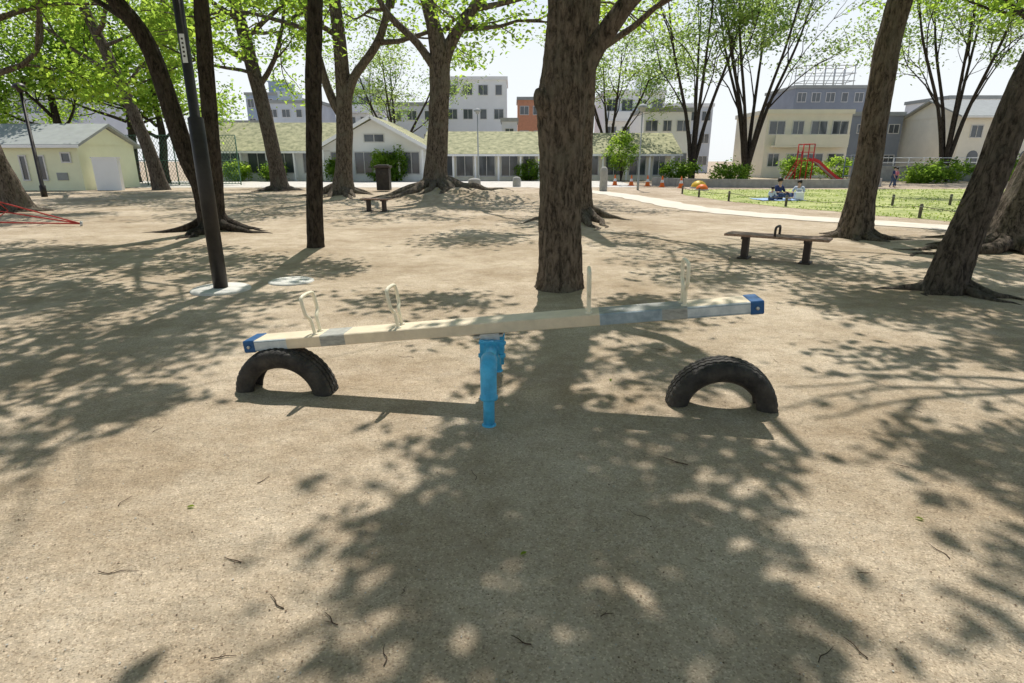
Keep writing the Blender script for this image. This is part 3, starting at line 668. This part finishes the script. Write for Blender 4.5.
block("apartment_building","dark blue grey multi storey building",-41.5,-35.6,98,10,11.4,m_w_blue,4,4,1.0,1.3,roofbox=(4,2.4,1.8))
block("apartment_building","blue grey two storey building behind fence",-36,-28.6,70,8,5.6,m_w_grey,2,4,1.1,1)
block("apartment_building","light grey block with rows of windows",-33,-26,84,8,9.0,m_w_grey,3,4,1.1,1,roofbox=(2,2,1.2))
block("apartment_building","pale blue grey apartment block with balconies",-66,-55,80,10,9.5,m_w_grey,3,5,1.6,1.4,balcony=True)
block("house","orange brown brick house with flat roof",.8,4.4,86,8,9.6,m_w_brick,3,2,1.2,1.1,cat="house")
block("house","small grey house with flat roof",-1.2,.6,72,6,6.0,m_w_grey,2,1,1,1,cat="house")
block("apartment_building","white apartment building with long balconies",11.8,19.5,80,9,9.8,m_w_white,3,4,1.4,1.4,rm=m_w_white,balcony=True,roofbox=(5.5,2.6,1.5))
block("apartment_building","pale grey apartment building with square windows",20.2,27,84,9,8.6,m_w_grey,3,4,1.2,1.2,rm=m_w_white)
block("house","white house with grey flat roof",14,19,66,7,6.6,m_w_white,2,3,1.3,1.1,cat="house")
block("house","grey house with dark windows",-15.5,-9.5,78,8,8.2,m_w_grey,3,3,1.2,1.1,cat="house")
T=block("house","cream two storey house with wide dark windows and balcony",24.2,32.2,59,8,5.9,m_w_cream,2,4,1.5,1.2,rm=m_w_cream,balcony=True,cat="house",door=28.2)
T=block("apartment_building","tall grey building with steel scaffold tower on roof",39.5,49.5,88,10,11.3,m_w_slate,4,5,1.2,1.2)
b=B()
for x in np.arange(41.5,48.6,1.4):
    for y in(90,93): b.tube([(x,y,11.4),(x,y,14.4)],.07,6)
for z in(12.4,13.4,14.4):
    for y in(90,93): b.tube([(41.3,y,z),(48.7,y,z)],.06,6)
    for x in(41.5,48.5): b.tube([(x,90,z),(x,93,z)],.06,6)
for x in np.arange(41.5,47.3,1.4): b.tube([(x,90,11.4),(x+1.4,90,14.4)],.05,6)
b.obj("rooftop_scaffold",m_steel,T)
block("house","dark slate clad house with small windows",34.5,41.5,66,8,6.2,m_w_slate,2,4,1.1,.9,cat="house")
block("house","white two storey house with flat roof",51.5,58,74,8,8.6,m_w_white,3,4,1.1,1,cat="house")
T=gable("house","beige house with arched windows and tiled roof",42,50.5,58,9,5.6,7.2,m_w_cream,m_roof_grey,'x',.5,wins=[(43.5,4.2,1.1,1.1),(46,4.2,1.1,1.1),(48.6,4.2,1.1,1.1)],cat="house")
for x in(43.6,46,48.6):
    b=B(); n=12; pr=[(x-.5,.9),(x+.5,.9)]+[(x+.5*math.cos(math.pi*k/n),2.0+.5*math.sin(math.pi*k/n)) for k in range(n+1)]
    m_=len(pr); b.add([(px,57.95,pz) for px,pz in pr]+[(px,58.02,pz) for px,pz in pr],[tuple(range(m_))]+[(k,(k+1)%m_,m_+(k+1)%m_,m_+k) for k in range(m_)]); b.obj("arched_window",m_glass,T)
block("house","light grey house with flat roof at park edge",52,60,60,8,7,m_w_grey,2,4,1.2,1.1,cat="house")
T=top("boundary_wall","long low grey concrete wall along the park edge","wall",(42,48,0)); b=B(); b.box(42,48.6,.55,30,.25,1.1); b.box(42,48.6,1.13,30.2,.36,.08); b.obj("wall",m_conc,T)
b=B()
for x in np.arange(28,57,1.2): b.tube([(x,48.6,1.1),(x,48.6,1.8)],.025,5)
for z in(1.45,1.8): b.tube([(27.5,48.6,z),(56.5,48.6,z)],.025,5)
b.obj("railing",m_w_white,T)
T=top("playground_wall","low curved concrete wall around the play area","wall",(14,37.5,0)); b=B()
q,_=cr([(9.6,41,0),(11,38.6,0),(14,37.3,0),(18,36.8,0),(22,37.5,0),(24,39.5,0)],[1]*6,6)
for i in range(len(q)-1):
    a,c=q[i],q[i+1]; d=c-a; n=Vector((-d.y,d.x,0)).normalized()*.15
    b.add([a-n,c-n,c+n,a+n,a-n+Vector((0,0,.5)),c-n+Vector((0,0,.5)),c+n+Vector((0,0,.5)),a+n+Vector((0,0,.5))],[(4,5,6,7),(0,1,5,4),(2,3,7,6)])
b.obj("wall",m_conc,T)
T=top("mesh_fence","tall green wire mesh fence","fence",(-23,41,0))
b=B()
for x in np.arange(-31,-17.9,2.1): b.tube([(x,41,0),(x,41,3.2)],.04,8)
for z in(.1,1.6,3.2): b.tube([(-31,41,z),(-18.4,41,z)],.025,6)
b.obj("fence_frame",m_fence,T)
b=B()
for k in range(-10,60):
    x=-31+k*.21
    for s in(1,-1):
        xa,xb=(x,x+3.1*.7) if s>0 else (x+2.17,x)
        za,zb=.1,3.2
        xa2=max(-31,min(-18.4,xa)); xb2=max(-31,min(-18.4,xb))
        if abs(xb2-xa2)<.05: continue
        f1=(xa2-xa)/(xb-xa); f2=(xb2-xa)/(xb-xa)
        b.tube([(xa2,41,za+(zb-za)*f1),(xb2,41,za+(zb-za)*f2)],.011,3,cap=False)
b.obj("wire_mesh",m_fence,T)

# ---------------------------------------------------------------- street furniture
T=top("litter_bin","dark brown box shaped litter bin with overhanging lid","bin",(-7.0,33,0))
b=B(); b.box(-7,33,.62,.7,.6,1.15); b.obj("body",m_post,T,bevel=.02)
b=B(); b.box(-7,33,1.27,.85,.75,.12); b.box(-7,33,1.36,.6,.5,.06); b.obj("lid",m_benchleg,T,bevel=.02)
b=B(); b.box(-7,32.69,.95,.4,.03,.16); b.obj("opening",m_rubber,T)
def stone(x,y,w,h,lab):
    b=B(); b.lathe([(w*.5,0),(w*.52,h*.1),(w*.5,h*.8),(w*.42,h*.95),(w*.2,h*1.02),(0,h*1.03)],(x,y,0),16)
    b.obj("stone_bollard",m_conc,loc=(x,y,0),label=lab,cat="bollard",group="stone bollards")
stone(5.0,33,.42,1.25,"tall rounded grey stone bollard beside the path")
stone(-2.3,37,.75,.55,"squat grey stone bollard on paving"); stone(-4.6,38,.6,.5,"squat grey stone bollard on paving"); stone(.3,38.5,.5,.6,"squat grey stone bollard on paving")
c0=None
for i,(x,y) in enumerate(((6.9,40.5),(7.9,40),(8.8,39.2),(9.4,37.8),(10.2,36.4))):
    if c0 is None:
        c0=top("traffic_cone","orange and white traffic cone standing on paving","traffic cone",(x,y,0),"traffic cones along the path")
        b=B(); b.lathe([(.16,.03),(.11,.28)],(x,y,0),16,0); b.lathe([(.11,.28),(.075,.45)],(x,y,0),16,1); b.lathe([(.075,.45),(.03,.68),(0,.69)],(x,y,0),16,0); b.obj("cone",[m_orange,m_white],c0)
        b=B(); b.box(x,y,.015,.38,.38,.03); b.obj("base",m_orange,c0,bevel=.005)
    else: clone(c0,(x,y,0))
def dome(x,y,r,m,lab):
    T=top("play_dome",lab,"play equipment",(x,y,0),"colourful play domes")
    b=B(); b.lathe([(r*math.cos(a),.06+r*.85*math.sin(a)) for a in np.linspace(0,math.pi/2,8)],(x,y,0),20); b.obj("shell",m,T)
    b=B(); b.lathe([(r*1.15,0),(r*1.15,.07),(r*.9,.075)],(x,y,0),20); b.obj("base_ring",m_conc,T)
dome(11.3,36.5,.45,m_yellow,"yellow rounded play dome near the lawn"); dome(10.6,33.6,.33,m_orange,"orange rounded play dome on the lawn edge"); dome(19.2,24.5,.33,m_yellow,"yellow rounded play dome on grass")
pts=[(8.5,30),(8.5,27.3),(8.9,24.6),(9.9,21.6),(10.9,19.2),(11.8,17.2),(12.8,15.2),(14.4,13.9),(16.4,13.0),(18.6,12.5)]
for i,(x,y) in enumerate(pts):
    if i==0:
        p0=top("lawn_post","short weathered wooden post at the lawn edge","post",(x,y,0),"short posts along the lawn")
        b=B(); b.lathe([(.045,0),(.045,.38),(.035,.41),(0,.415)],(x,y,0),10); b.obj("shaft",m_woodpost,p0)
        b=B(); b.lathe([(.047,.32),(.052,.325),(.052,.345),(.047,.35)],(x,y,0),10); b.obj("collar",m_roof_grey,p0)
    else: clone(p0,(x,y,0))
for i in range(7):
    x,y=14+i*2.3,22+.3*math.sin(i); clone(p0,(x,y,0))
b=B()
for i in range(len(pts)-1):
    a=Vector((*pts[i],.335)); c=Vector((*pts[i+1],.335)); m1=(a+c)/2-Vector((0,0,.09)); q,r=cr([a,m1,c],[.01]*3,5); b.tube(q,r,6)
b.obj("boundary_rope",m_woodpost,loc=(0,0,0),label="thin sagging rope strung between short lawn posts",cat="rope")

T=top("slide","red metal playground slide with ladder","slide",(18.9,39,0)); X,Y=18.7,39
b=B()
for dx_,dy_ in((-.35,-.35),(.35,-.35),(-.35,.35),(.35,.35)): b.tube([(X+dx_,Y+dy_,0),(X+dx_,Y+dy_,2.6)],.035,8)
b.box(X,Y,1.58,.8,.8,.06)
for dy_ in(-.35,.35):
    b.tube([(X-.35,Y+dy_,2.58),(X+.35,Y+dy_,2.58)],.03,8); b.tube([(X-.35,Y+dy_,2.1),(X+.35,Y+dy_,2.1)],.02,8)
b.obj("platform",m_red,T)
b=B(); ch=[(X+.4,1.6),(X+.8,1.45),(X+1.5,.9),(X+2.2,.4),(X+2.6,.28),(X+2.9,.27)]
for i in range(len(ch)-1):
    (xa,za),(xb,zb)=ch[i],ch[i+1]
    b.add([(xa,Y-.25,za),(xb,Y-.25,zb),(xb,Y+.25,zb),(xa,Y+.25,za)],[(0,1,2,3)],0,True)
    for s in(-.25,.25): b.add([(xa,Y+s,za-.03),(xb,Y+s,zb-.03),(xb,Y+s,zb+.17),(xa,Y+s,za+.17),(xa,Y+s*1.12,za-.03),(xb,Y+s*1.12,zb-.03),(xb,Y+s*1.12,zb+.17),(xa,Y+s*1.12,za+.17)],[(0,1,2,3),(7,6,5,4),(3,2,6,7)],1)
b.obj("chute",[m_steel,m_red],T)
b=B()
for dy_ in(-.25,.25): b.tube([(X-1.2,Y+dy_,0),(X-.4,Y+dy_,1.6),(X-.35,Y+dy_,2.2)],.03,8)
for k in range(6): t=(k+.7)/6.2; b.tube([(X-1.2+.8*t,Y-.25,1.6*t),(X-1.2+.8*t,Y+.25,1.6*t)],.02,6)
b.obj("ladder",m_red,T)
T=top("jungle_gym","dark tubular jungle gym with bars","play equipment",(23.4,41,0)); b=B()
for x in(22.6,23.4,24.2):
    for y in(40.4,41.4): b.tube([(x,y,0),(x,y,1.9)],.035,8)
for z in(.6,1.2,1.9):
    for y in(40.4,41.4): b.tube([(22.6,y,z),(24.2,y,z)],.028,8)
    for x in(22.6,23.4,24.2): b.tube([(x,40.4,z),(x,41.4,z)],.028,8)
b.obj("tube_lattice",m_w_slate,T)

T=top("climbing_ropes","red climbing net ropes anchored in the dirt","climbing net",(-11,15.1,0)); b=B()
A=Vector((-11,15.1,.06)); ends=[Vector((-17.5,14.6,2.2)),Vector((-17.5,15.8,1.1)),Vector((-17,13.6,.5))]
for e in ends:
    m1=A.lerp(e,.5)-Vector((0,0,.07)); q,r=cr([A,m1,e],[.018]*3,6); b.tube(q,r,7)
for t in(.3,.45,.6,.75,.9):
    ps=[A.lerp(e,t) for e in ends]; b.tube([ps[0],ps[1]],.011,6); b.tube([ps[1],ps[2]],.011,6)
b.obj("rope",m_rope_red,T)
b=B(); b.tube([(-17.5,14.7,0),(-17.5,14.7,2.6)],.07,10); b.obj("mast",m_steel,T)
b=B(); b.tube([(-11,15.1,-.05),(-10.98,15.1,.12)],.03,8); b.obj("anchor_peg",m_steel,T)

# ---------------------------------------------------------------- people
def skinned(chains,radii,mi,joints):
    me=bpy.data.meshes.new("tmp"); idx={k:i for i,k in enumerate(joints)}
    me.from_pydata([joints[k] for k in joints],[(idx[a],idx[c]) for ch in chains for a,c in zip(ch,ch[1:])],[])
    ob=bpy.data.objects.new("tmp",me); COL.objects.link(ob)
    ob.modifiers.new("s","SKIN"); sv=me.skin_vertices[0].data
    for k,i in idx.items(): sv[i].radius=(radii[k],radii[k]*.9)
    sv[0].use_root=True
    ss=ob.modifiers.new("u","SUBSURF"); ss.levels=1; ss.render_levels=1
    dg=bpy.context.evaluated_depsgraph_get(); ev=ob.evaluated_get(dg); m2=bpy.data.meshes.new_from_object(ev)
    vs=[tuple(v.co) for v in m2.vertices]; fs=[tuple(p.vertices) for p in m2.polygons]
    bpy.data.objects.remove(ob); bpy.data.meshes.remove(me)
    return vs,fs
def person(loc,rz,sc,pose,shirt,pants,lab):
    if pose=='sit':
        J={'pel':(0,0,.13),'bel':(0,.01,.28),'che':(0,0,.45),'nec':(0,-.02,.58),'hd0':(0,-.04,.66),'hd1':(0,-.05,.78)}
        for s,n in((-1,'l'),(1,'r')):
            J.update({n+'hip':(s*.1,-.02,.13),n+'kne':(s*.27,-.36,.24),n+'ank':(s*.08,-.52,.07),n+'toe':(s*.02,-.64,.05),
              n+'sho':(s*.18,0,.53),n+'elb':(s*.27,-.10,.30),n+'wri':(s*.20,-.31,.30),n+'pal':(s*.17,-.39,.29)})
    else:
        J={'pel':(0,0,.93),'bel':(0,0,1.08),'che':(0,0,1.28),'nec':(0,-.01,1.43),'hd0':(0,-.02,1.52),'hd1':(0,-.03,1.64)}
        for s,n in((-1,'l'),(1,'r')):
            J.update({n+'hip':(s*.1,0,.9),n+'kne':(s*.11,-.03-s*.08,.49),n+'ank':(s*.11,.02-s*.14,.08),n+'toe':(s*.12,-.14-s*.14,.04),
              n+'sho':(s*.18,0,1.38),n+'elb':(s*.25,.02+s*.05,1.11),n+'wri':(s*.27,-.06+s*.08,.87),n+'pal':(s*.27,-.09+s*.09,.79)})
    rad={'pel':.13,'bel':.11,'che':.125,'nec':.05,'hd0':.075,'hd1':.085}
    for n in 'lr': rad.update({n+'hip':.085,n+'kne':.055,n+'ank':.038,n+'toe':.034,n+'sho':.055,n+'elb':.04,n+'wri':.026,n+'pal':.03})
    tor=['pel','bel','che','nec','hd0','hd1']
    chains=[tor]+[['pel',n+'hip',n+'kne',n+'ank',n+'toe'] for n in'lr']+[['che',n+'sho',n+'elb',n+'wri',n+'pal'] for n in'lr']
    R=Matrix.Rotation(rz,3,'Z'); Lc=Vector(loc)
    def W(v): return Lc+R@(Vector(v)*sc)
    T=top("person",lab,"person",loc)
    b=B(); vs,fs=skinned(chains,rad,0,J); b.add([W(v) for v in vs],fs,0,True)
    for n,s in(('l',-1),('r',1)):
        p=Vector(J[n+'pal']); d=(p-Vector(J[n+'wri'])).normalized(); sd=Vector((s,0,0))
        for k,(o,l) in enumerate(((-.028,.06),(-.010,.075),(.009,.07),(.027,.055))):
            a=p+sd*o+d*.02; m1=a+d*l*.5; e=a+d*l*.85+Vector((0,.012,-.015)); b.tube([W(a),W(m1),W(e)],[.010*sc,.009*sc,.007*sc],6)
        a=p-sd*.025; b.tube([W(a),W(a-sd*.03+d*.02),W(a-sd*.035+d*.045)],[.012*sc,.010*sc,.008*sc],6)
    h=Vector(J['hd1']); b.tube([W(h+Vector((0,-.07,-.01))),W(h+Vector((0,-.105,-.035))),W(h+Vector((0,-.08,-.045)))],[.008*sc,.014*sc,.008*sc],6)
    for s in(-1,1):
        b.tube([W(h+Vector((s*.075,0,.0))),W(h+Vector((s*.095,.01,-.02))),W(h+Vector((s*.078,0,-.05)))],[.008*sc,.014*sc,.006*sc],6)
        b.lathe([(0,.006*sc),(.009*sc,.002*sc),(.009*sc,-.004*sc)],W(h+Vector((s*.032,-.078,-.008))),8,1,R@Matrix.Rotation(math.pi/2,3,'X'))
    b.tube([W(h+Vector((-.025,-.074,-.068))),W(h+Vector((.025,-.074,-.068)))],.005*sc,5,2)
    b.obj("body",[m_skin,m_hair,m_pink],T)
    def cl(keys,chs,add,nm,mat):
        JJ={k:J[k] for k in keys}; rr={k:rad[k]+add for k in keys}; vs,fs=skinned(chs,rr,0,JJ); c=B(); c.add([W(v) for v in vs],fs,0,True); c.obj(nm,mat,T)
    cl(['pel','bel','che']+[n+k for n in'lr' for k in('sho','elb')],[['pel','bel','che']]+[['che',n+'sho',n+'elb'] for n in'lr'],.022,"shirt",shirt)
    cl(['pel']+[n+k for n in'lr' for k in('hip','kne','ank')],[['pel',n+'hip',n+'kne',n+'ank'] for n in'lr'],.018,"trousers",pants)
    c=B(); hc=h+Vector((0,.02,.0))
    prof=[(.112*math.cos(a)*sc,.115*math.sin(a)*sc) for a in np.linspace(-.5,math.pi/2,8)]
    c.lathe(prof,W(hc),14,0,R@Matrix.Rotation(-.35,3,'X')); c.obj("hair",m_hair,T)
    return T
b=B()
sheet=[(x,y) for y in np.linspace(24.6,26.2,7) for x in np.linspace(10.3,12.1,8)]
b.add([(x,y,.03+.012*math.sin(x*7+y*5)) for x,y in sheet],[(j*8+i,j*8+i+1,(j+1)*8+i+1,(j+1)*8+i) for j in range(6) for i in range(7)],0,True)
b.obj("picnic_sheet",m_blanket,loc=(11.2,25.3,.0),label="pale blue picnic sheet spread on the grass",cat="blanket")
person((11.3,25.5,.03),.5,1.0,'sit',m_navy,m_denim,"adult in navy shirt sitting on a blue picnic sheet")
person((12.5,26.2,.01),-.7,.9,'sit',m_sky_cloth,m_navy,"adult in pale shirt sitting on the grass")
person((10.8,24.95,.03),2.2,.62,'sit',m_sky_cloth,m_denim,"small child in pale top sitting on a picnic sheet")
person((23.3,37,.0),.9,.72,'stand',m_navy,m_denim,"child in navy top standing near the play area")
person((24.1,38,.0),-1.6,.68,'stand',m_pink,m_navy,"child in pink top standing near the play area")
b=B(); b.box(11.9,24.9,.2,.34,.22,.3); q,r=cr([(11.8,24.9,.34),(11.8,24.9,.46),(12.0,24.9,.46),(12.0,24.9,.34)],[.012]*4,4); b.tube(q,r,6)
b.obj("tote_bag",m_w_white,loc=(11.9,24.9,.03),bevel=.03,label="white tote bag standing on picnic sheet",cat="bag")

# ---------------------------------------------------------------- twigs & litter
tw=[(-1.17,2.06),(-.42,1.88),(-.43,1.57),(.6,2.38),(1.43,1.98),(2.13,2.85),(1.06,1.57),(.03,1.63),(1.18,1.6),(-1.6,1.99),(-.89,1.82),(-.97,1.56),(1.83,2.12),(-.66,1.73),(-2.2,3.3),(.9,2.9),(-1.3,2.7),(2.7,3.6),(-.9,4.7),(.35,1.75),(-1.9,2.5),(1.3,4.9),(-.2,2.75),(1.6,6.1),(3.0,6.4),(-2.6,5.8),(2.2,4.6)]
for i,(x,y) in enumerate(tw):
    b=B(); a=rnd.uniform(0,3.14); l=rnd.uniform(.04,.12) if i%3 else rnd.uniform(.09,.17); d=Vector((math.cos(a),math.sin(a),0)); n=Vector((-d.y,d.x,0))
    r0=rnd.uniform(.0013,.0028)
    ps=[Vector((x,y,.003))+d*l*(t-.5)+n*rnd.uniform(-.08,.08)*l+Vector((0,0,rnd.uniform(0,.005))) for t in(0,.3,.6,1)]
    q,r=cr(ps,[r0,r0*.9,r0*.8,r0*.4],3); b.tube(q,r,5)
    if i%2: b.tube([ps[1],ps[1]+(d+n*.8).normalized()*l*.3+Vector((0,0,.003))],[r0*.7,r0*.3],4)
    b.obj("fallen_twig",m_twig,loc=(x,y,0),label="small dry twig lying on the dirt",cat="twig",group="dry twigs scattered on the dirt")
b=B()
for _ in range(8500):
    y=1.1+rnd.random()**1.5*9; x=rnd.uniform(-1,1)*(.95*y+.6); s=rnd.uniform(.0012,.0042)*(1+.12*y); a=rnd.uniform(0,6.28); c,sn=math.cos(a)*s,math.sin(a)*s
    el=rnd.choice((.3,.6,1)); z=.003
    b.add([(x-c,y-sn,z),(x+sn*el,y-c*el,z+s*.3),(x+c,y+sn,z+s*.4),(x-sn*el,y+c*el,z+s*.25)],[(0,1,2,3)],0 if rnd.random()<.65 else 1)
b.obj("ground_litter",[m_litter,m_conc],kind="stuff",label="fine leaf crumbs and grit scattered on dirt",cat="litter")
for i,(x,y) in enumerate(((-1.55,2.45),(.75,4.15),(1.9,2.35),(.05,2.1))):
    b=B(); s=.018; a=i*1.3; c,sn=math.cos(a),math.sin(a)
    L0=[(-1,0,0),(-.3,.5,.2),(.4,.45,.3),(1.2,0,.1),(.4,-.45,.25),(-.3,-.5,.15)]
    b.add([(x+(p[0]*c-p[1]*sn)*s,y+(p[0]*sn+p[1]*c)*s,.006+p[2]*s) for p in L0],[(0,1,2,3),(0,3,4,5)]); b.obj("fallen_leaf",m_leaf,loc=(x,y,0),label="small green leaf lying on the dirt",cat="leaf",group="fallen leaves")

# ---------------------------------------------------------------- light, sky, camera
w=bpy.data.worlds.new("World"); scene.world=w; w.use_nodes=True
N=w.node_tree.nodes; L=w.node_tree.links; bg=N["Background"]; sky=N.new("ShaderNodeTexSky"); sky.sky_type='NISHITA'; sky.sun_disc=False
sky.sun_elevation=math.radians(EL); sky.sun_rotation=AZ; sky.air_density=1.0; sky.dust_density=1.0; sky.ozone_density=1.0
tc=N.new("ShaderNodeTexCoord"); sp=N.new("ShaderNodeSeparateXYZ"); L.new(tc.outputs["Generated"],sp.inputs[0])
mr=N.new("ShaderNodeMapRange"); mr.interpolation_type='SMOOTHSTEP'; mr.inputs[1].default_value=.12; mr.inputs[2].default_value=.45; mr.inputs[3].default_value=.92; mr.inputs[4].default_value=0
L.new(sp.outputs[2],mr.inputs[0])
mx=N.new("ShaderNodeMixRGB"); L.new(mr.outputs[0],mx.inputs[0]); L.new(sky.outputs[0],mx.inputs[1]); mx.inputs[2].default_value=(7.4,7.7,7.9,1)
L.new(mx.outputs[0],bg.inputs[0]); bg.inputs[1].default_value=.13
sd=bpy.data.lights.new("sun","SUN"); sd.energy=5; sd.angle=math.radians(.53); sd.color=(1,.95,.87)
so=bpy.data.objects.new("sun",sd); COL.objects.link(so); so.rotation_euler=(math.radians(-(90-EL)),0,-AZ); so.location=(0,20,30)
cd=bpy.data.cameras.new("camera"); cd.lens=20.5; cd.sensor_width=36; cd.clip_end=3000; cd.clip_start=.05
co=bpy.data.objects.new("camera",cd); COL.objects.link(co); co.location=(0,0,1.6); co.rotation_euler=(math.radians(72.75),0,0)
scene.camera=co
